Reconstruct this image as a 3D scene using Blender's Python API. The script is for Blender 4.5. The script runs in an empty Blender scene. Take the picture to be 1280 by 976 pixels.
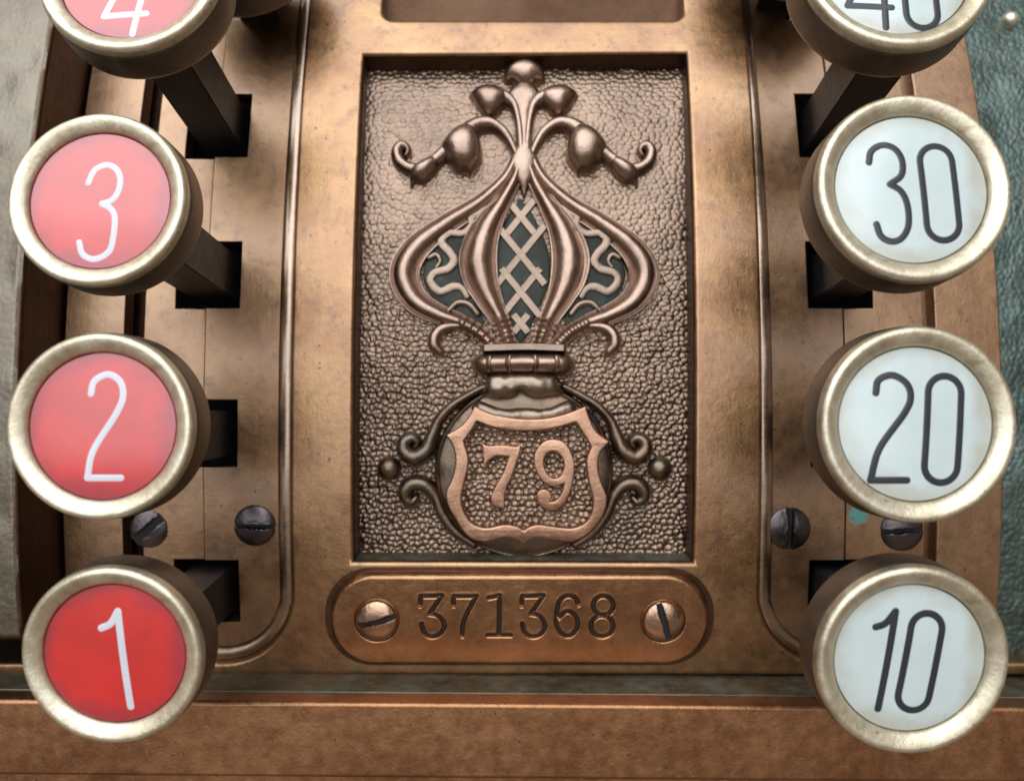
import bpy, bmesh, math, random
import numpy as np
from mathutils import Vector, Matrix
from mathutils.geometry import delaunay_2d_cdt
random.seed(7); rng = np.random.default_rng(7)
R_ = math.radians

# ------------------------------------------------------------------ scale
S = 1.2e-4            # one drawing unit is 0.12 mm
D = 1000.0            # camera distance in units
RC = 1950.0           # the register's face is bowed: radius of the bow
CZ = 80.0

# ------------------------------------------------------------------ camera
sc = bpy.context.scene
cam_d = bpy.data.cameras.new("camera"); cam = bpy.data.objects.new("camera", cam_d)
sc.collection.objects.link(cam); sc.camera = cam
cam.location = (0, -D*S, CZ*S); cam.rotation_euler = (R_(90), 0, 0)
cam_d.sensor_width = 36; cam_d.lens = 36*D/1280.0
cam_d.clip_start = 0.005; cam_d.clip_end = 50
cam_d.dof.use_dof = True; cam_d.dof.focus_distance = 900*S; cam_d.dof.aperture_fstop = 18

# ------------------------------------------------------------------ world + lamps
w = bpy.data.worlds.new("World"); sc.world = w; w.use_nodes = True
bg = w.node_tree.nodes["Background"]; bg.inputs[0].default_value = (1.0, 0.80, 0.62, 1); bg.inputs[1].default_value = 0.26

def area(name, loc, target, sx, sy, power, col):
    l = bpy.data.lights.new(name, 'AREA'); l.shape = 'RECTANGLE'; l.size = sx; l.size_y = sy
    l.energy = power; l.color = col
    o = bpy.data.objects.new(name, l); sc.collection.objects.link(o); o.location = loc
    o.rotation_euler = (Vector(target)-Vector(loc)).to_track_quat('-Z', 'Y').to_euler()
    return o
area("window_light", (-0.16, -0.62, 0.66), (0, 0, 0), 1.25, 0.82, 12.0, (0.90, 0.955, 1.0))
area("low_window_light", (-0.14, -0.89, 0.13), (0, 0, 0), 1.2, 0.50, 4.2, (0.88, 0.94, 1.0))

vs = sc.view_settings; vs.view_transform = 'Standard'; vs.look = 'None'; vs.gamma = 1; vs.exposure = 0.0
sc.render.resolution_x = 1024; sc.render.resolution_y = 780

# ------------------------------------------------------------------ geometry helpers
def bend(P):
    P = np.asarray(P, float); th = P[:, 1]/RC
    return np.stack([P[:, 0], RC-(RC+P[:, 2])*np.cos(th), (RC+P[:, 2])*np.sin(th)], 1)*S
def inv(px, py, w=0.0):
    """point of the bowed surface at height w"""
    dx, dz = px-640.0, 488.0-py
    a = 1e6+dz*dz; b = 2*(-(RC+D)*D+CZ*dz); c = (RC+D)**2+CZ*CZ-(RC+w)**2
    t = (-b-math.sqrt(b*b-4*a*c))/(2*a)
    Y = -D+D*t; Z = CZ+t*dz
    return t*dx, RC*math.atan2(Z, RC-Y)
def I(pts, w=0.0):
    return [inv(p[0], p[1], w)+tuple(p[2:]) for p in pts]

def link(name, me, parent=None, mat=None, angle=35, wn=False, smooth=True):
    o = bpy.data.objects.new(name, me); sc.collection.objects.link(o)
    if parent: o.parent = parent
    if mat: me.materials.clear(); me.materials.append(mat)
    if smooth:
        me.polygons.foreach_set('use_smooth', [True]*len(me.polygons))
        me.set_sharp_from_angle(angle=R_(angle))
    if wn:
        m = o.modifiers.new('wn', 'WEIGHTED_NORMAL'); m.keep_sharp = True
    return o
def mesh(name, V, F, parent=None, mat=None, angle=35, xf=bend, wn=False, smooth=True):
    V = np.asarray(V, float)
    if xf is not None: V = xf(V)
    me = bpy.data.meshes.new(name)
    me.from_pydata(V.tolist(), [], F if isinstance(F, list) else F.tolist()); me.update()
    return link(name, me, parent, mat, angle, wn, smooth)
def join(parts):
    V = []; F = []; n = 0
    for v, f in parts:
        V.append(np.asarray(v, float)); F += [[i+n for i in q] for q in f]; n += len(v)
    return np.concatenate(V), F

def spline(pts, closed=False, step=2.0):
    """Catmull-Rom through pts (any number of columns); a trailing 'c' marks a sharp corner"""
    cor = [isinstance(p[-1], str) for p in pts]
    A = np.array([[q for q in p if not isinstance(q, str)] for p in pts], float); n = len(A); out = []
    rngs = range(n if closed else n-1)
    for i in rngs:
        p1, p2 = A[i], A[(i+1) % n]
        p0 = A[i-1] if (closed or i > 0) else 2*p1-p2
        p3 = A[(i+2) % n] if (closed or i+2 < n) else 2*p2-p1
        if cor[i]: p0 = 2*p1-p2
        if cor[(i+1) % n]: p3 = 2*p2-p1
        k = max(2, int(np.linalg.norm((p2-p1)[:2])/step))
        for j in range(k):
            t = j/k
            out.append(.5*((2*p1)+(-p0+p2)*t+(2*p0-5*p1+4*p2-p3)*t*t+(-p0+3*p1-3*p2+p3)*t**3))
    if not closed: out.append(A[-1])
    return np.array(out)

def prof_round(n=9):
    return [(-math.cos(math.pi*i/(n-1)), math.sin(math.pi*i/(n-1))) for i in range(n)]
PR = [(-1, -.5)]+prof_round(11)+[(1, -.5)]
PLEAF = [(-1, -.5), (-1, .44), (-.96, .53), (-.90, .54), (-.84, .45), (-.78, .42), (-.70, .54), (-.55, .76), (-.36, .92), (-.12, 1.0),
         (.12, .97), (.34, .84), (.5, .66), (.62, .48), (.72, .38), (.80, .40), (.88, .53), (.95, .54), (1, .44), (1, -.5)]
PLEAFM = [(-a, b) for a, b in PLEAF[::-1]]
PF = [(-1, -.5), (-1, .12)]+[(q, (1-abs(q)**2.6)**.55) for q in (-.97, -.9, -.8, -.66, -.45, -.2, 0, .2, .45, .66, .8, .9, .97)]+[(1, .12), (1, -.5)]
def sweep(path, prof=PR, w0=0.0, hk=1.0, hc=0.0, closed=False, step=2.0, cap=True, mod=None):
    """path: (u,v,halfwidth[,...]) -> verts, faces. height = hc + hk*halfwidth"""
    A = spline(path, closed, step); P = A[:, :2]; hw = A[:, 2]
    T = np.gradient(P, axis=0) if not closed else (np.roll(P, -1, 0)-np.roll(P, 1, 0))
    T /= np.linalg.norm(T, axis=1)[:, None]+1e-9
    if cap and not closed:
        ks = [0.0, .25, .5, .75, .93]
        a = [P[0]-T[0]*hw[0]*k for k in reversed(ks[1:])]+[P[0]-T[0]*hw[0]*1.0] ; 
        pre = [(P[0]-T[0]*hw[0]*x, hw[0]*math.sqrt(max(0, 1-x*x))) for x in (1.0, .93, .75, .5, .25)]
        post = [(P[-1]+T[-1]*hw[-1]*x, hw[-1]*math.sqrt(max(0, 1-x*x))) for x in (.25, .5, .75, .93, 1.0)]
        hs = np.concatenate([[hw[0]*math.sqrt(max(0, 1-x*x)) for x in (1.0, .93, .75, .5, .25)], hw, [q[1] for q in post]])
        T = np.concatenate([np.repeat(T[:1], 5, 0), T, np.repeat(T[-1:], 5, 0)])
        P = np.concatenate([[q[0] for q in pre], P, [q[0] for q in post]])
        full = np.concatenate([[hw[0]]*5, hw, [hw[-1]]*5]); frac = hs/full
        hw = hs; H = (hc+hk*full)*frac
    else:
        H = hc+hk*hw
    N = np.stack([-T[:, 1], T[:, 0]], 1); n = len(P); m = len(prof)
    if mod is not None: H = H*mod(np.linspace(0, 1, n))
    V = np.zeros((n, m, 3))
    for j, (s, h) in enumerate(prof):
        V[:, j, :2] = P-N*(s*hw)[:, None]      # s=-1 is left of travel
        V[:, j, 2] = w0+(h*H if h >= 0 else h*6)
    F = []
    for i in range(n if closed else n-1):
        i2 = (i+1) % n
        for j in range(m-1):
            F.append([i*m+j, i*m+j+1, i2*m+j+1, i2*m+j])
    return V.reshape(-1, 3), F

def grid(u0, u1, v0, v1, step, fn, mask=None):
    """height field"""
    nu = max(2, int((u1-u0)/step)+1); nv = max(2, int((v1-v0)/step)+1)
    U, Vv = np.meshgrid(np.linspace(u0, u1, nu), np.linspace(v0, v1, nv))
    W = fn(U, Vv)
    V = np.stack([U.ravel(), Vv.ravel(), W.ravel()], 1)
    idx = np.arange(nu*nv).reshape(nv, nu)
    F = np.stack([idx[:-1, :-1], idx[:-1, 1:], idx[1:, 1:], idx[1:, :-1]], -1)
    if mask is not None:
        M = mask(U, Vv); F = F[(M[:-1, :-1] & M[1:, 1:] & M[:-1, 1:] & M[1:, :-1])]
        F = F.reshape(-1, 4); used = np.unique(F); mp = -np.ones(len(V), int); mp[used] = np.arange(len(used))
        return V[used], mp[F]
    return V, F.reshape(-1, 4)

def inside(poly, U, V):
    poly = np.asarray(poly)[:, :2]; c = np.zeros(U.shape, bool); n = len(poly)
    for i in range(n):
        x1, y1 = poly[i]; x2, y2 = poly[(i+1) % n]
        if y1 == y2: continue
        k = ((y1 > V) != (y2 > V)) & (U < (x2-x1)*(V-y1)/(y2-y1)+x1)
        c ^= k
    return c
def segdist(U, V, pts, closed=False):
    d = np.full(U.shape, 1e9); n = len(pts)
    for i in range(n if closed else n-1):
        a = np.asarray(pts[i][:2]); b = np.asarray(pts[(i+1) % n][:2]); ab = b-a; L = ab@ab+1e-12
        t = np.clip(((U-a[0])*ab[0]+(V-a[1])*ab[1])/L, 0, 1)
        d = np.minimum(d, np.hypot(U-a[0]-t*ab[0], V-a[1]-t*ab[1]))
    return d

def pebbles(U, V, cu, cv, seed=1, round_=1.0):
    """domes around jittered lattice points, creases between them; returns 0..1"""
    r = np.random.default_rng(seed)
    iu = np.floor(U/cu).astype(int); iv = np.floor(V/cv).astype(int)
    o0 = iu.min()-3; o1 = iv.min()-3
    nu = iu.max()-o0+4; nv = iv.max()-o1+4
    ju = r.uniform(-.36, .36, (nv, nu)); jv = r.uniform(-.36, .36, (nv, nu)); jh = r.uniform(.55, 1.0, (nv, nu))
    d1 = np.full(U.shape, 9.); d2 = np.full(U.shape, 9.); h1 = np.zeros(U.shape)
    for a in (-1, 0, 1):
        for b in (-1, 0, 1):
            x = iu+a-o0; y = iv+b-o1
            off = .5*((iv+b) % 2)
            du = U/cu-(iu+a+.25+off+ju[y, x]); dv = V/cv-(iv+b+.5+jv[y, x])
            dd = np.hypot(du, dv)
            near = dd < d1
            d2 = np.where(near, d1, np.minimum(d2, dd)); h1 = np.where(near, jh[y, x], h1); d1 = np.where(near, dd, d1)
    e = np.clip((d2-d1)/.5, 0, 1)
    return h1*np.sqrt(np.clip(1-(d1/.82)**2, 0, 1))*(1-(1-e)**2)**.35*round_
def vnoise(U, V, sc_, seed=3):
    r = np.random.default_rng(seed); G = r.uniform(-1, 1, (256, 256))
    x = U/sc_+100; y = V/sc_+100; i = np.floor(x).astype(int); j = np.floor(y).astype(int)
    fx = x-i; fy = y-j; fx = fx*fx*(3-2*fx); fy = fy*fy*(3-2*fy); i %= 255; j %= 255
    return (G[j, i]*(1-fx)+G[j, i+1]*fx)*(1-fy)+(G[j+1, i]*(1-fx)+G[j+1, i+1]*fx)*fy

def relief(outline, w0, H, res=1.4, extra=None, skirt=6, p=.5, closedsp=True):
    """a cushion-shaped casting inside an outline (smooth inflation)"""
    O = spline(outline, True, 2.0) if closedsp else np.asarray(outline, float)
    O = O[:, :2]
    area_ = .5*np.sum(O[:, 0]*np.roll(O[:, 1], -1)-np.roll(O[:, 0], -1)*O[:, 1])
    if area_ < 0: O = O[::-1]
    lo = O.min(0)-3; hi = O.max(0)+3
    g = 1.0; nx = int((hi[0]-lo[0])/g)+1; ny = int((hi[1]-lo[1])/g)+1
    X, Y = np.meshgrid(lo[0]+np.arange(nx)*g, lo[1]+np.arange(ny)*g)
    M = inside(O, X, Y); f = np.zeros(X.shape)
    for _ in range(500 if max(nx, ny) < 150 else 1200):
        q = (np.roll(f, 1, 0)+np.roll(f, -1, 0)+np.roll(f, 1, 1)+np.roll(f, -1, 1)+1.0)/4
        f = np.where(M, q, 0)
    f /= f.max()+1e-9; f = f**p
    XI, YI = np.meshgrid(np.arange(lo[0], hi[0], res), np.arange(lo[1], hi[1], res))
    K = inside(O, XI, YI) & (segdist(XI, YI, O, True) > res*.6)
    pin = np.stack([XI[K], YI[K]], 1)
    allp = [Vector((float(a), float(b))) for a, b in O]+[Vector((float(a), float(b))) for a, b in pin]
    n = len(O)
    r = delaunay_2d_cdt(allp, [], [list(range(n))], 1, 1e-4)
    vs_ = np.array([(a.x, a.y) for a in r[0]]); F = [list(t) for t in r[2]]
    gx = (vs_[:, 0]-lo[0])/g; gy = (vs_[:, 1]-lo[1])/g
    i = np.clip(gx.astype(int), 0, nx-2); j = np.clip(gy.astype(int), 0, ny-2); fx = gx-i; fy = gy-j
    h = (f[j, i]*(1-fx)+f[j, i+1]*fx)*(1-fy)+(f[j+1, i]*(1-fx)+f[j+1, i+1]*fx)*fy
    bd = segdist(vs_[:, 0], vs_[:, 1], O, True) < .02
    h = np.where(bd, 0, np.maximum(h, .12)); W = w0+h*H
    if extra is not None: W = W+extra(vs_[:, 0], vs_[:, 1])*(~bd)
    V = np.column_stack([vs_, W])
    k = len(V); sk = np.column_stack([O, np.full(n, w0)]); sk2 = np.column_stack([O, np.full(n, w0-skirt)])
    V = np.concatenate([V, sk, sk2])
    F += [[k+a, k+n+a, k+n+(a+1) % n, k+(a+1) % n] for a in range(n)]
    return V, F

def plate(name, loops, w_top, thick, bevel, mat, parent, cut=18, angle=40, xf=bend, bres=3, wn=True):
    cu = bpy.data.curves.new('tmp', 'CURVE'); cu.dimensions = '2D'; cu.fill_mode = 'BOTH'
    for L in loops:
        s = cu.splines.new('POLY'); s.points.add(len(L)-1); s.use_cyclic_u = True
        for i, p in enumerate(L): s.points[i].co = (p[0], p[1], 0, 1)
    cu.bevel_depth = bevel; cu.bevel_resolution = bres; cu.offset = -bevel; cu.extrude = thick/2-bevel
    t = bpy.data.objects.new('tmp', cu); sc.collection.objects.link(t)
    dg = bpy.context.evaluated_depsgraph_get(); dg.update()
    me = bpy.data.meshes.new_from_object(t.evaluated_get(dg))
    bpy.data.objects.remove(t); bpy.data.curves.remove(cu); me.name = name
    bm = bmesh.new(); bm.from_mesh(me); bmesh.ops.remove_doubles(bm, verts=bm.verts, dist=1e-3)
    if cut:
        vv = [v.co.y for v in bm.verts]; y = min(vv)+cut
        while y < max(vv):
            bmesh.ops.bisect_plane(bm, geom=bm.verts[:]+bm.edges[:]+bm.faces[:], plane_co=(0, y, 0), plane_no=(0, 1, 0), dist=1e-4); y += cut
    bmesh.ops.recalc_face_normals(bm, faces=bm.faces)
    P = np.array([(v.co.x, v.co.y, v.co.z+w_top-thick/2) for v in bm.verts]); Q = xf(P)
    for v, q in zip(bm.verts, Q): v.co = q
    bm.to_mesh(me); bm.free()
    return link(name, me, parent, mat, angle, wn)

def arc(cx, cy, r, a0, a1, n=12):
    return [(cx+r*math.cos(R_(a0+(a1-a0)*i/n)), cy+r*math.sin(R_(a0+(a1-a0)*i/n))) for i in range(n+1)]
def rrect(u0, u1, v0, v1, r, n=6):
    return arc(u1-r, v0+r, r, -90, 0, n)+arc(u1-r, v1-r, r, 0, 90, n)+arc(u0+r, v1-r, r, 90, 180, n)+arc(u0+r, v0+r, r, 180, 270, n)

def lathe(prof, n=96):
    m = len(prof); V = []; F = []
    for i in range(n):
        a = 2*math.pi*i/n
        for r, z in prof: V.append((r*math.cos(a), r*math.sin(a), z))
    for i in range(n):
        i2 = (i+1) % n
        for j in range(m-1):
            q = [i*m+j, i2*m+j, i2*m+j+1, i*m+j+1]
            F.append(q)
    return np.array(V), F

# ------------------------------------------------------------------ materials
def nodes(name):
    m = bpy.data.materials.new(name); m.use_nodes = True
    nt = m.node_tree; b = nt.nodes['Principled BSDF']
    tc = nt.nodes.new('ShaderNodeTexCoord'); mp = nt.nodes.new('ShaderNodeMapping')
    mp.inputs['Scale'].default_value = (1/S/100,)*3       # texture unit = 100 drawing units = 12 mm
    nt.links.new(tc.outputs['Object'], mp.inputs[0])
    return m, nt, b, mp
def noise(nt, mp, scale, detail=4, rough=.55, stretch=None):
    n = nt.nodes.new('ShaderNodeTexNoise'); n.inputs['Scale'].default_value = scale
    n.inputs['Detail'].default_value = detail; n.inputs['Roughness'].default_value = rough
    if stretch:
        q = nt.nodes.new('ShaderNodeMapping'); q.inputs['Scale'].default_value = stretch
        nt.links.new(mp.outputs[0], q.inputs[0]); nt.links.new(q.outputs[0], n.inputs[0])
    else: nt.links.new(mp.outputs[0], n.inputs[0])
    return n.outputs['Fac']
def ramp(nt, src, stops):
    r = nt.nodes.new('ShaderNodeValToRGB'); e = r.color_ramp.elements
    while len(e) < len(stops): e.new(.5)
    for k, (p, c) in zip(e, stops):
        k.position = p; k.color = (c, c, c, 1) if not isinstance(c, tuple) else c+(1,)
    nt.links.new(src, r.inputs[0]); return r.outputs[0]
def mix(nt, f, a, b, mode='MIX'):
    m = nt.nodes.new('ShaderNodeMix'); m.data_type = 'RGBA'; m.blend_type = mode
    for s, v in ((m.inputs[0], f), (m.inputs[6], a), (m.inputs[7], b)):
        if hasattr(v, 'is_output') or isinstance(v, bpy.types.NodeSocket): nt.links.new(v, s)
        elif isinstance(v, tuple): s.default_value = v+(1,)
        else: s.default_value = v
    return m.outputs[2]
def bump(nt, b, srcs):
    prev = None
    for src, st, dist in srcs:
        n = nt.nodes.new('ShaderNodeBump'); n.inputs['Strength'].default_value = st; n.inputs['Distance'].default_value = dist*S
        nt.links.new(src, n.inputs['Height'])
        if prev: nt.links.new(prev, n.inputs['Normal'])
        prev = n.outputs[0]
    nt.links.new(prev, b.inputs['Normal'])

def metal(name, c1, c2, rough=(.3, .5), coat=.25, coat_r=.3, spots=.7, slo=.53, spotc=(.05, .025, .015), green=0, scratches=0.35, metallic=1.0, cior=1.5, grit=.5, gscale=30, seed=0, patches=()):
    m, nt, b, mp = nodes(name)
    mp.inputs['Location'].default_value = (seed*3.7, seed*1.3, seed*.7)
    big = noise(nt, mp, 1.1, 6, .62); mid = noise(nt, mp, 5.5, 5, .6); fine = noise(nt, mp, gscale, 4, .6)
    col = mix(nt, ramp(nt, big, [(.33, 0.), (.66, 1.)]), c1, c2)
    lum = tuple(min(1, x*1.35+.02) for x in c2)
    col = mix(nt, ramp(nt, mid, [(.45, 0.), (.8, .35)]), col, lum)
    if spots:
        sp = noise(nt, mp, 4.5, 6, .7); sp2 = noise(nt, mp, 19, 1, .3)
        f = ramp(nt, sp, [(slo, 0.), (slo+.24, spots)]); col = mix(nt, f, col, spotc)
        f2 = ramp(nt, sp2, [(.72, 0.), (.80, spots)]); col = mix(nt, f2, col, spotc)
    if spots:
        vo = nt.nodes.new('ShaderNodeTexVoronoi'); vo.inputs['Scale'].default_value = 7; nt.links.new(mp.outputs[0], vo.inputs[0])
        sz = nt.nodes.new('ShaderNodeSeparateColor'); nt.links.new(vo.outputs['Color'], sz.inputs[0])
        q = nt.nodes.new('ShaderNodeMath'); q.operation = 'MULTIPLY_ADD'; nt.links.new(sz.outputs[0], q.inputs[0]); q.inputs[1].default_value = .30
        nt.links.new(vo.outputs['Distance'], q.inputs[2])
        col = mix(nt, ramp(nt, q.outputs[0], [(.10, min(1, spots*1.3)), (.16, 0.)]), col, spotc)
    if green:
        g = noise(nt, mp, 3.3, 5, .7)
        f = ramp(nt, g, [(.5-.1*green, 0.), (.72-.1*green, min(1., green))]); col = mix(nt, f, col, (.09, .20, .17))
        inv_ = ramp(nt, f, [(0., metallic), (1., .15)]); nt.links.new(inv_, b.inputs['Metallic'])
    else: b.inputs['Metallic'].default_value = metallic
    for (x, y, z, r, pc) in patches:                      # worn or corroded blots with a place of their own
        sb = nt.nodes.new('ShaderNodeVectorMath'); sb.operation = 'DISTANCE'
        nt.links.new(mp.outputs[0], sb.inputs[0])
        P = bend([(x, y, z)])[0]/S/100 if z is not None else (x, y, 0)
        sb.inputs[1].default_value = (P[0]+seed*3.7, P[1]+seed*1.3, P[2]+seed*.7)
        ad = nt.nodes.new('ShaderNodeMath'); ad.operation = 'MULTIPLY_ADD'
        nt.links.new(noise(nt, mp, 9, 5, .7), ad.inputs[0]); ad.inputs[1].default_value = r/100*3.6
        nt.links.new(sb.outputs['Value'], ad.inputs[2])
        f = ramp(nt, ad.outputs[0], [(r/100*2.35, .85), (r/100*2.75, 0.)]); col = mix(nt, f, col, pc)
    nt.links.new(col, b.inputs['Base Color'])
    rr = ramp(nt, mid, [(.3, rough[0]), (.7, rough[1])]); nt.links.new(rr, b.inputs['Roughness'])
    b.inputs['Coat Weight'].default_value = coat; b.inputs['Coat Roughness'].default_value = coat_r; b.inputs['Coat IOR'].default_value = cior
    L = [(fine, grit*.4, 1.4), (mid, .2 if 'cast' in name else .12, 7)]
    if scratches:
        s = noise(nt, mp, 14, 3, .5, (1, 1, .08)); L.append((s, scratches*.35, 1.5))
        s2 = noise(nt, mp, 60, 2, .5, (1, 1, .03)); L.append((s2, scratches*.3, 1.0))
    bump(nt, b, L)
    return m

BR1 = (.22, .090, .028); BR2 = (.38, .200, .072)
M = {}
M['panel'] = metal('aged_bronze', BR1, BR2, (.34, .46), .75, .32, cior=1.85)
M['bank'] = metal('bronze_plate', (.20, .092, .034), (.34, .185, .078), (.38, .50), .85, .34, cior=1.85, seed=2,
                  patches=[(inv(1075, 645, -14)[0], inv(1075, 645, -14)[1], -14, 14, (.05, .42, .42)), (inv(1045, 705, -14)[0], inv(1045, 705, -14)[1], -14, 10, (.05, .22, .16))])
M['rail'] = metal('rail_bronze', (.26, .112, .048), (.38, .19, .09), (.34, .5), .3, .4, seed=5, spots=.5,
                  patches=[(575, -345, 66, 26, (.45, .27, .19))])
M['bead'] = metal('polished_edge', (.20, .105, .05), (.31, .19, .10), (.28, .4), 1, .24, cior=2.1, spots=.4, seed=21)
M['serial'] = metal('serial_bronze', (.27, .128, .055), (.38, .195, .095), (.28, .38), .5, .28, seed=7, spots=.35)
M['ground'] = metal('chased_ground', (.115, .064, .036), (.215, .132, .080), (.30, .44), .8, .30, cior=1.7, spots=0, scratches=0, seed=3)
M['relief_mid'] = metal('cast_bronze_floor', (.17, .115, .085), (.25, .185, .14), (.28, .42), .3, .25, spots=.1, seed=18)
M['relief'] = metal('cast_bronze', (.21, .125, .085), (.33, .215, .155), (.28, .42), .8, .24, cior=1.75, spots=.35, seed=4, grit=.7)
M['relief_dark'] = metal('dark_cast_bronze', (.10, .065, .045), (.19, .125, .085), (.3, .45), .3, .3, spots=.2, seed=6, green=.25)
M['shield'] = metal('polished_copper', (.34, .18, .115), (.46, .27, .18), (.30, .42), .15, .3, spots=.25, seed=8)
M['verd'] = metal('verdigris_bronze', (.12, .10, .07), (.20, .17, .12), (.5, .7), .0, .3, spots=.5, seed=9, green=.4)
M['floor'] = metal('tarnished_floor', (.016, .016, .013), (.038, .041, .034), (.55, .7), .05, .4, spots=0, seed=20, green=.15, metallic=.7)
M['neck'] = metal('green_bronze', (.17, .12, .085), (.26, .20, .15), (.3, .45), .4, .3, spots=.2, seed=10, green=.12)
M['rim'] = metal('nickel_rim', (.62, .54, .385), (.80, .745, .60), (.42, .56), .15, .3, spots=.5, slo=.47, spotc=(.26, .18, .10), seed=11, grit=.5)
M['body'] = metal('dull_nickel', (.13, .105, .08), (.22, .185, .15), (.42, .55), .1, .4, spots=.2, seed=12)
M['stem'] = metal('black_steel', (.006, .005, .006), (.014, .012, .014), (.4, .55), .15, .35, spots=.0, seed=13, metallic=.3)
M['screw'] = metal('screw_bronze', (.38, .23, .15), (.52, .34, .24), (.24, .36), .2, .3, spots=.3, seed=14)
M['blue_screw'] = metal('blued_screw', (.06, .05, .052), (.13, .105, .11), (.3, .42), .3, .28, spots=.2, seed=15)
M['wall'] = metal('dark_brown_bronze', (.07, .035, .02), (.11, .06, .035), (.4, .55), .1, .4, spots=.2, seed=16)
M['leather'] = metal('grained_green_bronze', (.055, .085, .078), (.11, .145, .13), (.45, .6), .35, .4, cior=1.6, spots=0, seed=17, green=.3, scratches=0)
M['leather_left'] = metal('grained_grey_bronze', (.12, .095, .065), (.19, .16, .12), (.40, .55), .5, .38, cior=1.6, spots=0, seed=19, green=.12, scratches=0)

def simple(name, col, rough=.5, coat=0., coat_r=.05, var=.1, bmp=0, cior=1.5, edge=None):
    m, nt, b, mp = nodes(name)
    n1 = noise(nt, mp, 2.0, 5, .6); n2 = noise(nt, mp, 30, 3, .6)
    c = mix(nt, ramp(nt, n1, [(.35, 0.), (.7, 1.)]), tuple(x*(1-var) for x in col), tuple(min(1, x*(1+var)) for x in col))
    if edge:      # grime creeping in from the rim, and fly specks
        ln = nt.nodes.new('ShaderNodeVectorMath'); ln.operation = 'MULTIPLY'; ln.inputs[1].default_value = (1, 0, 1); nt.links.new(mp.outputs[0], ln.inputs[0])
        l2 = nt.nodes.new('ShaderNodeVectorMath'); l2.operation = 'LENGTH'; nt.links.new(ln.outputs[0], l2.inputs[0])
        oi = nt.nodes.new('ShaderNodeObjectInfo'); av = nt.nodes.new('ShaderNodeVectorMath'); av.operation = 'ADD'
        nt.links.new(mp.outputs[0], av.inputs[0]); nt.links.new(oi.outputs['Location'], av.inputs[1])
        nn = nt.nodes.new('ShaderNodeTexNoise'); nn.inputs['Scale'].default_value = 2.6; nn.inputs['Detail'].default_value = 6; nt.links.new(av.outputs[0], nn.inputs[0])
        a_ = nt.nodes.new('ShaderNodeMath'); a_.operation = 'MULTIPLY_ADD'; nt.links.new(nn.outputs['Fac'], a_.inputs[0]); a_.inputs[1].default_value = .5; nt.links.new(l2.outputs['Value'], a_.inputs[2])
        c = mix(nt, ramp(nt, a_.outputs[0], [(.80, 0.), (.99, edge[1])]), c, edge[0])
        n3 = noise(nt, mp, 34, 2, .4); c = mix(nt, ramp(nt, n3, [(.73, 0.), (.78, .5)]), c, edge[0])
    nt.links.new(c, b.inputs['Base Color']); b.inputs['Roughness'].default_value = rough
    b.inputs['Coat Weight'].default_value = coat; b.inputs['Coat Roughness'].default_value = coat_r; b.inputs['Coat IOR'].default_value = cior
    if bmp: bump(nt, b, [(n2, bmp, 1)])
    return m
M['red'] = simple('red_celluloid', (.54, .014, .012), .45, 1, .20, .12, cior=1.72, edge=((.16, .02, .05), .55))
M['white'] = simple('white_celluloid', (.52, .60, .60), .4, 1, .14, .04, edge=((.34, .30, .20), .55))
M['ink'] = simple('black_ink', (.012, .016, .022), .6, .35, .1, .2)
M['whiteink'] = simple('white_ink', (.60, .60, .66), .5, .8, .1, .05)
M['black'] = simple('black_grime_and_shade', (.008, .007, .007), .8)  # grime in the engraved digits, painted shade on backing and screw slots

# ------------------------------------------------------------------ the register
def empty(name, loc=(0, 0, 0)):
    o = bpy.data.objects.new(name, None); sc.collection.objects.link(o); o.location = loc; o.empty_display_size = .01; return o
REG = empty('cash_register'); REG['category'] = 'cash register'
REG['label'] = 'antique bronze cash register front with ornamental relief panel and serial number plate'

VT = 700.0; VB = -285.0
# front panel: a central field between the two key banks, joined by a low strip along the bottom
r = 92; uL, uR = -278, 312; ft = -268
out = [(-760, VB), (860, VB), (860, ft)]
out += arc(uR+r, ft+r, r, 270, 180, 16)+[(uR+3, 200), (uR+8, VT), (uL-2, VT), (uL, 200)]+arc(uL-r, ft+r, r, 0, -90, 16)+[(-760, ft)]
c1, c2, c3, c4 = inv(455, 69), inv(858, 66), inv(866, 703), inv(442, 702)
recess = [c4, c3, c2, c1]
o1, o2 = inv(478, 25), inv(855, 25)
top_open = rrect(o1[0], o2[0], o1[1], VT-25, 16)
panel = plate('front_panel', [out, recess, top_open], 0, 52, 5.5, M['panel'], REG, cut=14)

for sg, uu in ((-1, uL), (1, uR)):
    path = [(uu+8*sg, VT, 10.5), (uu+8*sg, 200, 10.5), (uu+8*sg, 0, 10.5)]+[(x, y, 10.5) for x, y in (arc(uu-r, ft+r, r-8, 0, -88, 10) if sg < 0 else arc(uu+r, ft+r, r-8, 180, 268, 10))]+[(uu+sg*(r+60), ft+8, 10.5)]
    if sg < 0: path = [(p[0], p[1], p[2]) for p in path]
    V, F = sweep(path, PR, -14.0, .3, 4, cap=False, step=6)
    mesh('edge_bead', V, F, REG, M['bead'], 60)

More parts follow.
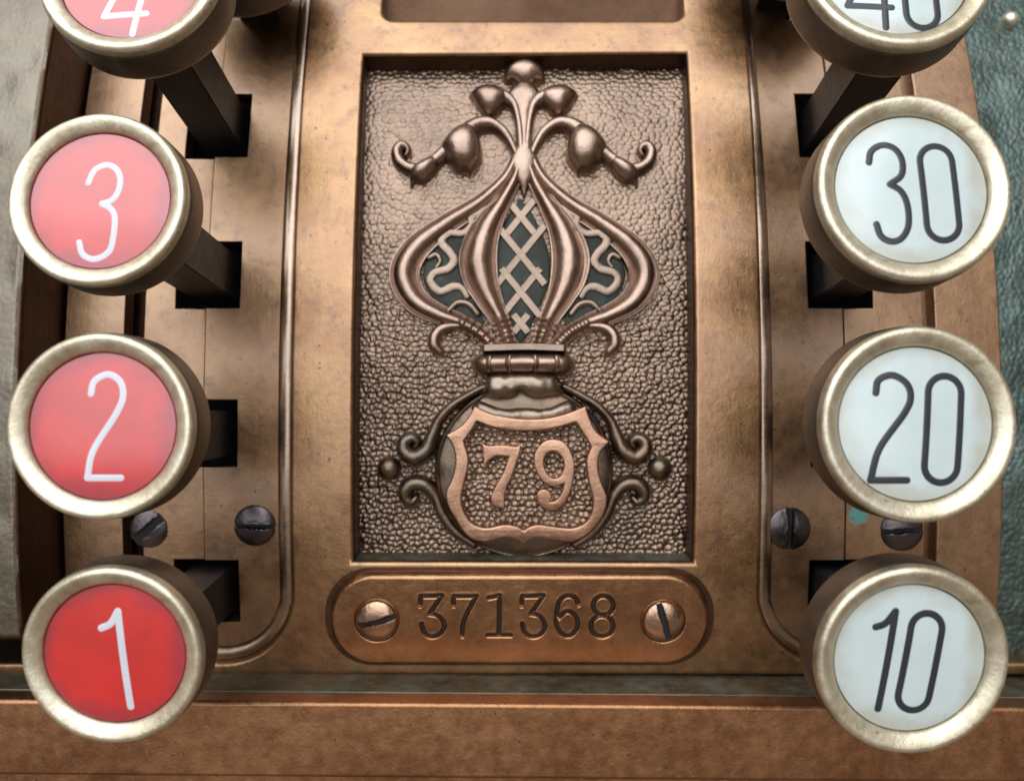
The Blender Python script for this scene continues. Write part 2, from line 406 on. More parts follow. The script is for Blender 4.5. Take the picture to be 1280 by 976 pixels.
# dark linings of the sunk field: shade put into their colour, lower one green
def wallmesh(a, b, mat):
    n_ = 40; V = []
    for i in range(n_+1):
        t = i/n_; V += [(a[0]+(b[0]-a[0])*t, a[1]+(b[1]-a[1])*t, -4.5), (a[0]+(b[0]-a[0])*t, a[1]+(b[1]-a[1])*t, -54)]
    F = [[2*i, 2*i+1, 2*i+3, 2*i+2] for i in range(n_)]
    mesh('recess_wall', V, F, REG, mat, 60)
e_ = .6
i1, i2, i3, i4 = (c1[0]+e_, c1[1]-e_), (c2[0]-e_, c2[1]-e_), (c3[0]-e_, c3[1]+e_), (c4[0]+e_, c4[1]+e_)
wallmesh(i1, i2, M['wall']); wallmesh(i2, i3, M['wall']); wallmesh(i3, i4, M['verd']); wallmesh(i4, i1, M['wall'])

# brown plate leaning out behind the upper opening
V, F = grid(o1[0]-20, o2[0]+20, o1[1]-14, VT, 12, lambda U, V: -46+(V-o1[1])*.42)
mesh('brow_plate', V, F, REG, M['wall'])

# backing behind the banks, painted black to be the shadow in the gaps
V, F = grid(-900, 1000, VB-120, VT, 20, lambda U, V: -110+0*U)
mesh('backing', V, F, REG, M['black'])

# key banks: strips with square slots
SL = [(700, 776), (500, 583), (303, 385), (119, 197)]
slv = [tuple(inv(256, b, -14)[1] for b in s) for s in SL]
slv.append((slv[3][0]+213, slv[3][1]+213))
def strip(u0, u1, nside, un):
    """rectangle with notches cut into one side, to u=un"""
    L = []
    if nside == 'L':
        L = [(u1, VB+20), (u1, VT), (u0, VT)]
        for (a, b) in sorted(slv, key=lambda s: -s[0]):
            L += [(u0, a), (un, a), (un, b), (u0, b)]
        L += [(u0, VB+20)]
        return L
    L = [(u0, VT), (u0, VB+20), (u1, VB+20)]
    for (a, b) in sorted(slv, key=lambda s: s[0]):
        L += [(u1, b), (un, b), (un, a), (u1, a)]
    L += [(u1, VT)]
    return L
X = lambda px, w=-14: inv(px, 500, w)[0]
B = 1.6
plate('bank_plate', [strip(X(255), uL+14, 'L', X(297))], -12, 24, B, M['bank'], REG)
plate('bank_plate', [strip(X(176), X(254), 'R', X(215))], -17, 24, B, M['bank'], REG)
plate('bank_plate', [[(X(75), VB+20), (X(150), VB+20), (X(150), VT), (X(75), VT)]], -20, 24, B, M['bank'], REG)
plate('bank_plate', [strip(uR-14, X(1056), 'R', X(1013))], -12, 24, B, M['bank'], REG)
plate('bank_plate', [strip(X(1058), X(1158), 'L', X(1095))], -15, 24, B, M['bank'], REG)
plate('bank_plate', [[(X(1167), VB+20), (X(1249), VB+20), (X(1249), VT), (X(1167), VT)]], -6, 30, 3, M['bank'], REG)
# groove floors
V, F = grid(X(140), X(186), VB+8, VT, 12, lambda U, V: -62+0*U); mesh('groove_floor', V, F, REG, M['wall'])
V, F = grid(X(1150), X(1175), VB+8, VT, 12, lambda U, V: -24+0*U); mesh('groove_floor', V, F, REG, M['bank'])

# raised frame on the left, leathery grain on both sides
vb = inv(10, 802, 70)[1]; ue = inv(20, 500, 70)[0]
plate('side_frame', [[(-900, vb), (ue, vb), (ue, VT), (-900, VT)]], 66, 100, 5, M['wall'], REG)
def grain(U, V, k=1): return 2.3*k*pebbles(U+4*vnoise(U, V, 11), V+4*vnoise(U, V, 12, 6), 7.0, 9.5, 21)+2.5*vnoise(U, V, 30, 5)
def gl(U, V):
    d = np.minimum(ue-U, V-vb)
    return 63+grain(U, V, .25)*.7+4.5*np.clip(d/7, 0, 1)
V, F = grid(-760, ue-2, vb+1, VT-5, 1.6, gl); mesh('grained_panel', V, F, REG, M['leather_left'], angle=180)
V, F = grid(X(1243), 860, inv(1270, 838, -28)[1], VT-5, 1.7, lambda U, V: -30+grain(U, V)*.7); mesh('grained_panel', V, F, REG, M['leather'], angle=180)
g0 = inv(1270, 838, -28)[1]
V, F = grid(X(1249), 860, VB+3, g0-1, 6, lambda U, V: -44+0*U); mesh('groove_floor', V, F, REG, M['verd'])

# round pin at the upper right
cx, cy = inv(1264, 23, -20)
pp = [(0.01, 11), (4, 10.4), (8, 8), (10.6, 4), (11.2, 0), (11.2, -12)]
V, F = lathe(pp[::-1], 32); V[:, 0] += cx; V[:, 1] += cy; V[:, 2] += -24
mesh('pin', V, F, REG, M['rim'], angle=60)

# bottom rail: straight, standing out from the face
def box_xf(P): return np.asarray(P)*S
def bar(name, x0, x1, y0, y1, z0, z1, bev, mat, roll=0.0, seg=3):
    bm = bmesh.new(); bmesh.ops.create_cube(bm, size=1)
    for v in bm.verts: v.co = ((x0+x1)/2+v.co.x*(x1-x0), (y0+y1)/2+v.co.y*(y1-y0), (z0+z1)/2+v.co.z*(z1-z0))
    bmesh.ops.bevel(bm, geom=bm.edges[:], offset=bev, segments=seg, affect='EDGES', profile=.5)
    bmesh.ops.rotate(bm, cent=(0, 0, z1), matrix=Matrix.Rotation(roll, 3, 'Y'), verts=bm.verts)
    for v in bm.verts: v.co *= S
    me = bpy.data.meshes.new(name); bm.to_mesh(me); bm.free()
    return link(name, me, REG, mat, 40, True)
bar('bottom_rail', -900, 1000, -70, 60, -372, -284, 5, M['rail'], R_(.45))
bar('ledge', -900, 1000, -40, 50, -300, -282.5, 1.5, M['verd'], R_(.45))
bar('lower_plate', -900, 1000, -52, 60, -560, -374, 4, M['rail'], R_(.45))

# ------------------------------------------------------------------ medallion
def bendm(P):
    P = np.array(P, float); P[:, 2] += 13*np.clip((P[:, 1]-230)/230, 0, 1)**1.3
    return bend(P)
MW = -46.0
m0u, m1u = min(c1[0], c4[0])-2, max(c2[0], c3[0])+2; m0v, m1v = c4[1]-2, c1[1]+2
def ground(U, V):
    amp = .38+.62*np.clip((330-V)/240, 0, 1)          # the chasing is shallower towards the top
    return MW+4.7*amp*pebbles(U+2.2*vnoise(U, V, 16), V+1.5*vnoise(U, V, 13, 9), 8.2, 7.0, 5)+1.2*vnoise(U, V, 40, 8)
V, F = grid(m0u, m1u, m0v, m1v, 1.05, ground)
MED = mesh('medallion', V, F, REG, M['ground'], angle=180, xf=bendm)
UC = inv(655.5, 400, -30)[0]
def both(name, fn, mat, parent=MED, angle=50, w=-38):
    """casting and its mirror image"""
    V, F = fn
    mesh(name, V, F, parent, mat, angle, xf=bendm)
    V2 = V.copy(); V2[:, 0] = 2*UC-V2[:, 0]
    mesh(name, V2, [list(f)[::-1] for f in F], parent, mat, angle, xf=bendm)
WB = -44
O = lambda pts, w=-34: I(pts, w)
beads = lambda t: 1+.10*np.sin(t*260)*(t > .84)
both('outer_stalk', sweep(O([(650, 182, 4), (644, 204, 8), (630, 228, 10), (600, 255, 12.5), (560, 280, 15), (525, 306, 18), (508, 330, 20.5), (507, 352, 20.5),
     (521, 376, 17.5), (548, 392, 14), (575, 402, 11.5), (600, 416, 10.5), (618, 434, 10)]), PLEAFM, WB, .42, 11, mod=beads), M['relief'])
both('inner_stalk', sweep(O([(654, 186, 4), (649, 208, 7), (641, 230, 9.5), (626, 256, 13), (608, 286, 20), (598, 318, 25.5), (600, 345, 24.5), (611, 373, 18), (625, 400, 13), (637, 434, 10)]),
     PLEAF, WB, .38, 13, mod=beads), M['relief'])
both('wave_scroll', sweep(O([(606, 256, 4), (600, 266, 5), (589, 271, 5.5), (589, 283, 5.5), (578, 292, 5.5), (559, 292, 6), (552, 304, 6.5), (562, 316, 6.5), (567, 326, 6.5), (560, 336, 6.5), (543, 341, 6),
     (538, 352, 6), (550, 364, 6), (566, 358, 6), (577, 360, 5.5), (584, 371, 5)]), [(-1, -.5), (-1, .55), (-.85, .9), (-.5, 1), (.5, 1), (.85, .9), (1, .55), (1, -.5)], WB, .6, 6), M['relief_mid'])
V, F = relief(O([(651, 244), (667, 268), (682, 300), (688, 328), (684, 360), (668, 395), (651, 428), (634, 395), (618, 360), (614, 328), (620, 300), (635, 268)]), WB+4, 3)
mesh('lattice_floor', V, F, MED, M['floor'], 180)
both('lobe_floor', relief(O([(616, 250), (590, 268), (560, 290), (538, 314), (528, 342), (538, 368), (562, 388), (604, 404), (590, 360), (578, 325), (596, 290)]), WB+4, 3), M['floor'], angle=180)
both('wave_scroll', sweep(O([(560, 388, 5), (572, 378, 6), (586, 380, 6), (597, 392, 5)]), PF, WB, .8, 6), M['relief_mid'])
both('wave_scroll', sweep(O([(536, 322, 5), (545, 318, 5.5), (550, 326, 5), (545, 334, 4.5)]), PF, WB, .8, 6), M['relief_mid'])
# lattice between the inner stalks
xb = 651
k = 0
for yc, hx, hy in ((270, 17, 21), (318, 30, 37), (365, 24, 29.6), (404, 9, 11)):
    for sgn in (1, -1):
        k += 1
        V, F = sweep(O([(xb-hx*sgn, yc-hy, 5.2), (xb+hx*sgn, yc+hy, 5.2)]), [(-1, -.5), (-1, .8), (-.8, 1), (.8, 1), (1, .8), (1, -.5)], WB, 0, 8.5+.5*(k % 2), cap=False)
        mesh('lattice_bar', V, F, MED, M['relief_mid'], 30)
both('small_stem', sweep(O([(618, 128, 12), (631, 128, 10.5), (642, 137, 8), (647, 152, 6.5), (650, 172, 6.5), (652, 200, 7)]), PF, WB, .9, 9), M['relief'])
half = [(655, 104), (666, 112), (675, 121), (676, 131), (668, 140), (664, 152), (663.5, 172), (667, 190), (674, 203), (670, 220), (661, 234), (655, 248)]
V, F = relief(O(half+[(1310-x, y) for x, y in half[-2:0:-1]]), WB, 17, p=.3)
mesh('centre_stem', V, F, MED, M['relief'], 50, xf=bendm)
V, F = relief(O([(629, 103), (633, 91), (644, 84), (656, 82), (668, 84), (678, 91), (682, 102), (679, 108), (671, 109), (665, 114), (655, 116), (647, 114), (641, 109), (633, 109)]), WB, 26)
mesh('bud', V, F, MED, M['relief'], 180, xf=bendm)
both('bud', relief(O([(586, 122, 'c'), (594, 118), (606, 113), (622, 115), (636, 122), (638, 133), (630, 139), (621, 147), (611, 150), (600, 143), (592, 132)]), WB, 25), M['relief'], angle=180)
both('branch', sweep(O([(646, 198, 5), (639, 183, 6.5), (629, 169, 8), (614, 160, 9.5), (599, 161, 11.5), (586, 170, 15), (577, 184, 20)]), PF, WB, .95, 8), M['relief'])
both('bud', relief(O([(588, 163), (598, 173), (603, 188), (602, 203), (593, 214), (588, 221, 'c'), (583, 217), (571, 217), (561, 209), (556, 198), (551, 190), (558, 178), (572, 166)]), WB+4, 31), M['relief'], angle=180)
both('branch', sweep(O([(572, 184, 16), (558, 193, 11), (545, 203, 9.5), (534, 211, 11)]), PF, WB, 1.1, 7), M['relief'])
both('bud', relief(O([(549, 196), (551, 206), (546, 216), (537, 225), (528, 230), (519, 229), (512, 238, 'c'), (512, 224), (513, 213), (524, 206), (538, 198)]), WB, 23), M['relief'], angle=180)
both('curl', sweep(O([(528, 215, 10), (511, 212, 9), (500, 204, 9), (497, 193, 9), (502, 186, 8.5), (508, 187, 7), (511, 192, 4.5), (508, 197, 3)]), PF, WB, .8, 8), M['relief'])
both('hook_leaf', sweep(O([(590, 407, 4), (568, 407, 6), (553, 410, 8), (544, 419, 9.5), (543, 431, 9.5), (550, 439, 6.5)]), PF, WB, .9, 8), M['relief'])
# vase
def hatch(U, V): return .5*np.sin(U*1.9)*np.sin(V*1.9)
cxy = [(655+113*math.cos(a), 588+111*math.sin(a)) for a in np.linspace(0, 2*math.pi, 60, endpoint=False)]
V, F = relief(O(cxy), WB, 16, res=1.6, extra=hatch, p=.45); mesh('vase_body', V, F, MED, M['relief_dark'], 180)
V, F = sweep(O([(655+108*math.cos(a), 588+106*math.sin(a), 3.4) for a in np.linspace(0, 2*math.pi, 48, endpoint=False)]), PR, WB+4, 1.2, 6, closed=True)
mesh('vase_hoop', V, F, MED, M['relief_dark'], 50)
both('scroll', sweep(O([(606, 483, 5), (585, 494, 6), (565, 507, 7), (549, 524, 7.5), (540, 545, 9.5), (532, 563, 12), (517, 571, 12.5), (506, 563, 12), (506, 552, 10.5), (515, 547, 8.5), (522, 552, 6), (519, 558, 4)]),
     PF, WB, .9, 12), M['relief_dark'])
both('scroll', sweep(O([(592, 680, 7), (570, 664, 9), (554, 643, 9.5), (544, 620, 9.5), (531, 606, 10.5), (516, 604, 11), (507, 612, 11), (507, 622, 9.5), (515, 627, 7.5), (520, 622, 4.5)]), PF, WB, 1.0, 9), M['relief_dark'])
bp = [(0.01+16.2*math.sin(a), 16.2*math.cos(a)+2) for a in np.linspace(0, math.pi/2, 9)]+[(16.2, -8)]
V, F = lathe(bp[::-1], 40); q = O([(485.5, 586)])[0]; V[:, 0] += q[0]; V[:, 1] += q[1]; V[:, 2] += WB
both('ball', (V, F), M['relief_dark'], angle=80)
# neck petals, collar, lip
V, F = relief(O([(616, 468), (606, 482), (600, 492, 'c'), (618, 499), (638, 499), (648, 494), (651, 488, 'c'), (655, 494), (669, 499), (686, 497), (704, 491, 'c'), (697, 480), (688, 468)]), WB+14, 21, extra=lambda U, V: 1.2*vnoise(U, V, 9))
mesh('neck_petal', V, F, MED, M['neck'], 180)
V, F = relief(O([(598, 500), (604, 501), (628, 509), (655, 508), (682, 509), (704, 501), (712, 500), (722, 512), (700, 525), (655, 532), (610, 525), (588, 512)]), WB+6, 20, extra=lambda U, V: .8*vnoise(U, V, 7)); mesh('shoulder_band', V, F, MED, M['neck'], 180)
def notch(cu_, cv_, sg):
    return lambda U, V: -7*np.clip(1-np.hypot((U-cu_)/5.2, (V-cv_)/12.5)**2, 0, 1)*(((U-cu_)*sg+5*((V-cv_)/12.5)**2) > 0)
nts = []
for (x, sg) in ((613, -1), (637, -1), (668, 1), (694, 1)):
    q = O([(x, 456)])[0]; nts.append(notch(q[0], q[1], sg))
V, F = relief(O([(588, 457), (590, 448), (598, 443), (612, 441), (655, 440), (700, 441), (712, 443), (719, 450), (720, 459), (715, 467), (703, 470), (655, 470), (606, 470), (594, 467)]), WB, 37, res=1.1,
              extra=lambda U, V: sum(f(U, V) for f in nts), p=.5)
mesh('collar', V, F, MED, M['relief'], 180)
V, F = sweep(O([(606, 437, 5), (655, 435.5, 5), (704, 437, 5)]), [(-1, -.5), (-1, .85), (-.75, 1), (.75, 1), (1, .85), (1, -.5)], WB, 0, 30); mesh('vase_lip', V, F, MED, M['relief_mid'], 40)
# shield
SO = [(593, 507, 'c'), (614, 517), (648, 523), (680, 523), (707, 517), (733, 507, 'c'), (738, 524), (747, 540), (763, 552, 'c'), (751, 566), (748, 582), (752, 602), (759, 620), (757, 638), (748, 655), (734, 669), (716, 677), (698, 676),
      (675, 672), (663, 675), (655, 681, 'c'), (646, 675), (630, 672), (608, 677), (590, 674), (578, 663), (568, 647), (560, 633), (557, 616), (565, 597), (569, 577), (566, 559), (557, 544, 'c'), (574, 534), (585, 522)]
SI = [(596, 527, 'c'), (619, 535), (653, 539), (686, 537), (720, 528, 'c'), (731, 545), (739, 559, 'c'), (733, 577), (736, 602), (741, 624), (739, 642), (731, 654), (716, 660), (698, 659), (675, 656), (663, 658), (655, 663, 'c'), (646, 658),
      (630, 656), (608, 660), (592, 655), (581, 641), (577, 624), (581, 602), (586, 576), (580, 551, 'c'), (590, 538)]
wS = -9
so = spline(I(SO, wS), True, 2.5); si = spline(I(SI, wS), True, 2.5)
SH = plate('shield', [so, si], wS, 24, 2.6, M['shield'], MED, cut=0)
lo = si.min(0)-8; hi = si.max(0)+8
mid = [(a*.5+b*.5) for a, b in zip(so[np.linspace(0, len(so)-1, 80).astype(int)], so[np.linspace(0, len(so)-1, 80).astype(int)])]
cen = so.mean(0); shr = [cen+(p-cen)*.94 for p in so]
V, F = grid(lo[0], hi[0], lo[1], hi[1], .95, lambda U, V: -26+5.5*pebbles(U, V, 8.6, 7.0, 11)+vnoise(U, V, 25), mask=lambda U, V: inside(shr, U, V))
mesh('shield_field', V, F, MED, M['ground'], 180)
seven = [(602, 552, 'c'), (610, 557), (630, 556), (646, 558), (652, 552, 'c'), (650, 566), (641, 593), (632, 615), (631, 636, 'c'), (619, 633), (613, 624), (618, 610), (629, 590), (636, 571, 'c'), (621, 570), (610, 577), (604, 586, 'c'), (604, 570)]
nine = [(693, 549), (707, 554), (716, 570), (718.5, 588), (714, 612), (705, 630), (693, 638), (680, 636), (672, 627), (671, 617), (677, 611.5), (686, 613), (690, 620), (688, 627), (695, 625), (702, 616), (705, 604, 'c'), (695, 608), (684, 606), (673, 595),
        (667, 577), (670, 563), (680, 552)]
nh = [(692, 564), (701, 570), (705, 581), (701, 594), (693, 598), (685, 592), (680, 579), (683, 568)]
plate('digit', [spline(I(seven, -14), True, 2)], -13, 14, 2.0, M['shield'], MED, cut=0)
plate('digit', [spline(I(nine, -14), True, 2), spline(I(nh, -14), True, 1.5)], -13, 14, 2.0, M['shield'], MED, cut=0)

# ------------------------------------------------------------------ serial plate
wP = 15.0
a0 = inv(411, 774, wP); a1 = inv(888, 774, wP); pv0 = inv(650, 833, wP)[1]; pv1 = inv(650, 717, wP)[1]
strokes = {
 '3a': [[(522, 756), (523, 744, 'c'), (550, 743, 'c'), (534, 767, 'c'), (544, 769), (551, 776), (553, 785), (546, 794), (536, 797), (527, 791), (524, 780)]],
 '7': [[(565, 756), (565, 744, 'c'), (594, 744, 'c'), (583, 765), (577, 781), (576, 796)]],
 '1': [[(610, 746), (624, 743, 'c'), (623, 794)], [(609, 795), (638, 795)]],
 '3b': [[(652, 756), (653, 744, 'c'), (680, 743, 'c'), (664, 767, 'c'), (674, 769), (680, 776), (682, 785), (676, 794), (666, 797), (656, 791), (653, 780)]],
 '6': [[(725, 755), (721, 746), (711, 743), (701, 750), (697, 767), (697, 781), (703, 792), (713, 796), (722, 788), (724, 776), (718, 766), (709, 764), (700, 772)]],
 '8': [[(757+13*math.cos(a), 756+12.5*math.sin(a)) for a in np.linspace(0, 2*math.pi, 13)], [(755.5+14.5*math.cos(a), 783+13.5*math.sin(a)) for a in np.linspace(0, 2*math.pi, 13)]]}
eng = {k: [spline(I([(646+(p[0]-646)*.975, 770+(p[1]-770)*.95)+tuple(p[2:]) for p in s], wP), False, 2) for s in v] for k, v in strokes.items()}
sq = [(inv(471, 775, wP), 26), (inv(829, 776, wP), 26)]
def serial(U, V):
    rr = 56.0; cu_ = (a0[0]+a1[0])/2; cv_ = (pv0+pv1)/2
    qx = np.abs(U-cu_)-((a1[0]-a0[0])/2-rr); qy = np.abs(V-cv_)-((pv1-pv0)/2-rr)
    d = rr-(np.hypot(np.maximum(qx, 0), np.maximum(qy, 0))+np.minimum(np.maximum(qx, qy), 0))
    t = np.clip((d+1.5)/8.5, 0, 1)
    h = -4+(wP+4)*np.sqrt(1-(1-t)**2)+.5*vnoise(U, V, 45, 4)
    h = np.where(d < -1.5, -4, h)
    near = np.full(U.shape, 1e9)
    for v in eng.values():
        for s in v: near = np.minimum(near, segdist(U, V, s))
    h -= 4.5*np.clip(1-(near/2.9)**2, 0, 1)
    h += .25*np.exp(-((near-4.0)/1.4)**2)
    for (c, r_) in sq:
        dd = np.hypot(U-c[0], V-c[1]); h -= 3.5*np.clip(1-((dd-r_)/2.2)**2, 0, 1)
    return h
so_ = 5
plate('plate_seat', [rrect(a0[0]-so_-3, a1[0]+so_+3, pv0-so_, pv1+so_-1, 60, 16)], .8, 3, .4, M['wall'], REG, cut=14)
V, F = grid(a0[0]-4, a1[0]+4, pv0-4, pv1+4, .8, serial)
SP = mesh('serial_plate', V, F, REG, M['serial'], 180)
FLAT = [(-1, 0), (-.8, .6), (-.4, .9), (0, 1), (.4, .9), (.8, .6), (1, 0)]
for k_, v in eng.items():
    parts = [sweep([tuple(p)+(1.6,) for p in s], FLAT, wP-4.0, 0, .5, step=1.5) for s in v]
    V, F = join(parts); mesh('digit', V, F, SP, M['black'], 60)

def screw(px, py, w_, rad, ang, mat, parent, slot=.11, dome=8, chew=0, seed=0):
    c = inv(px, py, w_); ca, sa = math.cos(R_(ang)), math.sin(R_(ang))
    def f(U, V):
        x = U-c[0]; y = V-c[1]; rr = np.hypot(x, y)/rad
        h = w_+dome*np.sqrt(np.clip(1-rr**2*.92, 0, 1))-1.5
        h = np.where(rr > .97, w_-6, h)
        t = x*ca+y*sa; n = -x*sa+y*ca+chew*vnoise(U, V, 6, seed+30)
        sw = rad*slot*(1+.25*vnoise(U, V, 14, seed))
        h -= np.clip(h-(w_-2), 0, 99)*np.clip((sw-np.abs(n))/1.0+.5, 0, 1)*(rr < .97)
        h += chew*.5*np.exp(-((np.abs(n)-sw-2)/2)**2)*vnoise(U, V, 7, seed+3)
        return h
    V, F = grid(c[0]-rad, c[0]+rad, c[1]-rad, c[1]+rad, rad/42, f, mask=lambda U, V: np.hypot(U-c[0], V-c[1]) < rad)
    o = mesh('screw', V, F, parent, mat, 60)
    L_ = rad*.94; q_ = rad*slot*1.5
    Vs = [(c[0]+a_*ca*L_-b_*sa*q_, c[1]+a_*sa*L_+b_*ca*q_, w_+1.2) for a_, b_ in ((-1, -1), (1, -1), (1, 1), (-1, 1))]
    mesh('slot', Vs, [[0, 1, 2, 3]], o, M['black'], 60)  # dark depth of the slot painted as a black strip
    return o
screw(471, 775, wP, 25.5, 14, M['screw'], REG, .11, 9, .5, 1)
screw(829.5, 776, wP, 25.5, -74, M['screw'], REG, .14, 9, .6, 2)
screw(319, 656, -12, 27, -2, M['blue_screw'], REG, .10, 12, 1.2, 3)
screw(186, 661, -17, 25, 40, M['blue_screw'], REG, .2, 6, 1, 4)
screw(986, 660, -12, 28, 88, M['blue_screw'], REG, .13, 10, 1.4, 5)
screw(1127, 662, -15, 28, 4, M['blue_screw'], REG, .10, 9, .8, 6)

# ------------------------------------------------------------------ keys
HF = 236.0      # height of the key faces above the panel
rim_p = [(73.2, -15), (73.2, -9.0), (74.2, -6.8), (76, -5.0), (80.5, -2.2), (84.8, -.3), (87.5, 0), (89.8, -1.2), (91.4, -3.6), (92, -7), (92, -12)]
body_p = [(60, -14.5), (73.4, -14.5), (73.6, -10), (91.2, -10), (92.6, -13), (93, -17), (93, -44), (91.5, -49), (87, -52), (40, -54), (0.01, -54)]
def disc_z(r_): return -9.5+3.2*(1-(r_/73)**2)
disc_p = [(r_ if r_ else .01, disc_z(r_)) for r_ in np.linspace(0, 71.8, 12)]+[(72.2, -14)]
def loc_xf(P): P = np.asarray(P); return np.stack([P[:, 0], -P[:, 2], P[:, 1]], 1)*S
_cache = {}
def part_mesh(name, prof, flip=False, n=96):
    if name not in _cache:
        V, F = lathe(prof, n)
        if flip: F = [f[::-1] for f in F]
        me = bpy.data.meshes.new(name); me.from_pydata(loc_xf(V).tolist(), [], F); me.update()
        bm = bmesh.new(); bm.from_mesh(me); bmesh.ops.remove_doubles(bm, verts=bm.verts, dist=2e-7); bmesh.ops.recalc_face_normals(bm, faces=bm.faces); bm.to_mesh(me); bm.free()
        me.polygons.foreach_set('use_smooth', [True]*len(me.polygons)); me.set_sharp_from_angle(angle=R_(40)); _cache[name] = me
    return _cache[name]
def key(px, py, digits, red, label, cat_group, tilt=(0, 0), hw=3.0, uoff=0, rad=116):
    u, v = inv(px, py, HF); th = v/RC
    base = bend([(u, v, 0)])[0]; face = bend([(u, v, HF)])[0]
    root = empty('register_key', tuple(base)); root['label'] = label; root['category'] = 'key'; root['group'] = cat_group
    # local frame: X right, Z up, -Y outward; pitch so that -Y follows the radius
    root.rotation_euler = (-th, 0, 0)
    tl = Matrix.Translation((0, -(HF+8)*S, 0)) @ Matrix.Rotation(R_(tilt[0]), 4, 'X') @ Matrix.Rotation(R_(tilt[1]), 4, 'Z')
    objs = []
    def add(name, me, mat, par):
        o = bpy.data.objects.new(name, me); sc.collection.objects.link(o); o.parent = par
        if not me.materials: me.materials.append(mat)
        return o
    cap = add('key_cap', part_mesh('key_cap', body_p), M['body'], root); fy = face[1]/S; sc_ = (D+fy)/D; hw *= 1.0 if red else 1.12; kk = rad*sc_/92.3
    cap.matrix_local = tl @ Matrix.Scale(kk, 4)
    add('rim', part_mesh('rim', rim_p), M['rim'], cap)
    dme = part_mesh('number_disc_red' if red else 'number_disc_white', disc_p); 
    dsc = add('number_disc', dme, M['red'] if red else M['white'], cap)
    dist = math.hypot(1, 0)*(D-HF+0) 
    fy = face[1]/S; sc_ = (D+fy)/D       # units per pixel at the face
    # a digit is a printed stroke on the disc, a child of the cap
    for strokes_ in digits:
        parts = []
        for s in strokes_:
            closed = s[-1] == 'loop'; pts = [q for q in s if q != 'loop']
            segs = [[]]
            for q in pts:
                segs[-1].append(q[:2])
                if len(q) > 2 and q is not pts[-1]: segs.append([q[:2]])
            for sg in segs:
                P = [((x-px)*sc_/kk, (py-y)*sc_/kk, hw*sc_/kk) for x, y in sg]
                parts.append(sweep(P, FLAT, 0, 0, .25, closed=closed, step=1.5))
        V, F = join(parts); V[:, 2] += disc_z(np.hypot(V[:, 0], V[:, 1]))+.05+.3*0
        me = bpy.data.meshes.new('digit'); me.from_pydata(loc_xf(V).tolist(), [], F); me.update()
        me.polygons.foreach_set('use_smooth', [True]*len(me.polygons))
        add('digit', me, M['whiteink'] if red else M['ink'], cap)
    # stem
    if 'stem' not in _cache:
        bm = bmesh.new(); bmesh.ops.create_cube(bm, size=1)
        for q in bm.verts: q.co = (q.co.x*54*S, (-(HF-50)/2+40+q.co.y*((HF-50)+80))*S, q.co.z*58*S)
        bmesh.ops.bevel(bm, geom=bm.edges[:], offset=1.5*S, segments=2, affect='EDGES')
        me = bpy.data.meshes.new('stem'); bm.to_mesh(me); bm.free(); _cache['stem'] = me
    st = add('stem', _cache['stem'], M['stem'], root)
    cs = [(a_+b_)/2 for a_, b_ in slv]; ov = min(cs, key=lambda c_: abs(c_-v))-v
    ou = inv(256 if px < 640 else 1054, 500, -14)[0]-u+(4 if px < 640 else -2)
    st.location = (max(-30, min(30, ou))*S, 0, max(-30, min(30, ov))*S); print('STEM', px, py, round(ou), round(ov))
    return root

def stad(xt, yt, xb, yb, r):
    a = math.degrees(math.atan2(yb-yt, xb-xt))
    A = arc(xt, yt, r, a+90, a+270, 12); Bq = arc(xb, yb, r, a-90, a+90, 12)
    lerp = lambda p, q: [(p[0]+(q[0]-p[0])*t/14, p[1]+(q[1]-p[1])*t/14) for t in range(1, 14)]
    return A+lerp(A[-1], Bq[0])+Bq+lerp(Bq[-1], A[0])+['loop']
K3 = [[(110, 229), (117, 212), (132, 205), (145, 212), (150, 227), (147, 243), (140, 252), (129, 256, 'c'), (140, 262), (146, 274), (145, 299), (140, 317), (123, 326), (108, 320), (103, 305)]]
K2 = [[(114, 492), (118, 476), (135, 468), (150, 477), (154, 496), (145, 519), (118, 563), (110, 597, 'c'), (152, 597)]]
K1 = [[(129, 783), (141, 777), (150, 762, 'c'), (161, 885)]]
K4 = [[(180, -80), (137, 29, 'c'), (189, 25)], [(186, -28), (174, 53)]]
W3 = [[(1088, 202), (1092, 187), (1106, 179), (1121, 184), (1129, 199), (1127, 219), (1112, 231, 'c'), (1125, 240), (1132, 258), (1132, 284), (1123, 300), (1110, 304), (1098, 297), (1093, 282)]]
W30 = [stad(1172,201,1175.5,282,20.5)]
W2 = [[(1095, 491), (1099, 475), (1116, 469), (1133, 479), (1138, 496), (1130, 516), (1099, 560), (1088, 600, 'c'), (1133, 600)]]
W20 = [stad(1181,491,1175.5,582,21)]
W1 = [[(1093, 782), (1105, 777), (1117, 762, 'c'), (1100, 888)]]
W10 = [stad(1156,784,1143.5,870,19.5)]
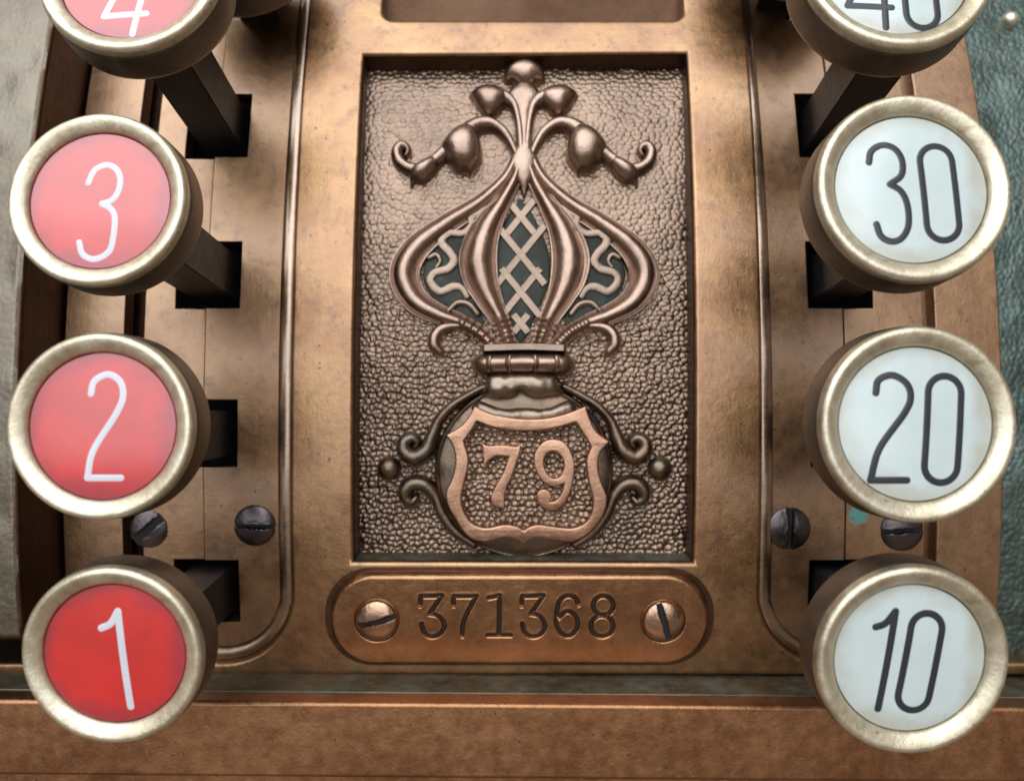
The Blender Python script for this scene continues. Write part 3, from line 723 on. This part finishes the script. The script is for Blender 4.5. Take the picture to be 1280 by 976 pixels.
W4 = [[(1098, -80), (1055, 14, 'c'), (1108, 18)], [(1101, -28), (1099, 45)]]
W40 = [stad(1145,-58,1145,26,19.5)]
gR, gW = 'red number keys in the left bank', 'white number keys in the right bank'
key(165, -31, [K4], True, 'round key with a red disc marked 4, cut off by the top left edge', gR, (0, 0), 4.0, 0, 114)
key(125, 250.5, [K3], True, 'round key with a red disc marked 3, second from the top on the left', gR, (0, 0), 3.7, 0, 111.5)
key(128, 532.5, [K2], True, 'round key with a red disc marked 2, between the 3 and the 1', gR, (0, 0), 4.1, 0, 117)
key(143, 817, [K1], True, 'bright red round key marked 1, lowest on the left', gR, (0, 0), 4.4, 0, 113)
key(1118, -40, [W4, W40], False, 'round key with a white disc marked 40, cut off by the top edge', gW, (0, 0), 3.8, 17, 119.5)
key(1139.5, 236, [W3, W30], False, 'round key with a white disc marked 30, second from the top on the right', gW, (0, 0), 3.8, 17, 121.5)
key(1145, 530, [W2, W20], False, 'round key with a white disc marked 20, between the 30 and the 10', gW, (0, 0), 4.0, 17, 123)
key(1137.5, 823, [W1, W10], False, 'round key with a white disc marked 10, lowest on the right', gW, (0, 0), 4.0, 17, 120.5)

# two more round caps peeping in at the top edge
def far_cap(px, py, w_, label):
    u, v = inv(px, py, w_); root = empty('register_key', tuple(bend([(u, v, 0)])[0])); root.rotation_euler = (-v/RC, 0, 0)
    root['label'] = label; root['category'] = 'key'
    for nm, me, mt in (('key_cap', part_mesh('key_cap', body_p), M['body']), ('rim', part_mesh('rim', rim_p), M['rim']), ('number_disc', part_mesh('number_disc_white', disc_p), M['white'])):
        o = bpy.data.objects.new(nm, me); sc.collection.objects.link(o); o.parent = root; o.location = (0, -w_*S, 0)
    st = bpy.data.objects.new('stem', _cache['stem']); sc.collection.objects.link(st); st.parent = root; st.location = (0, (HF-w_)*S, 0)
far_cap(292, -88, 110, 'dark round key cap showing at the top edge right of the 4 key')
far_cap(1004, -106, 110, 'dark round key cap barely showing at the top edge left of the 40 key')
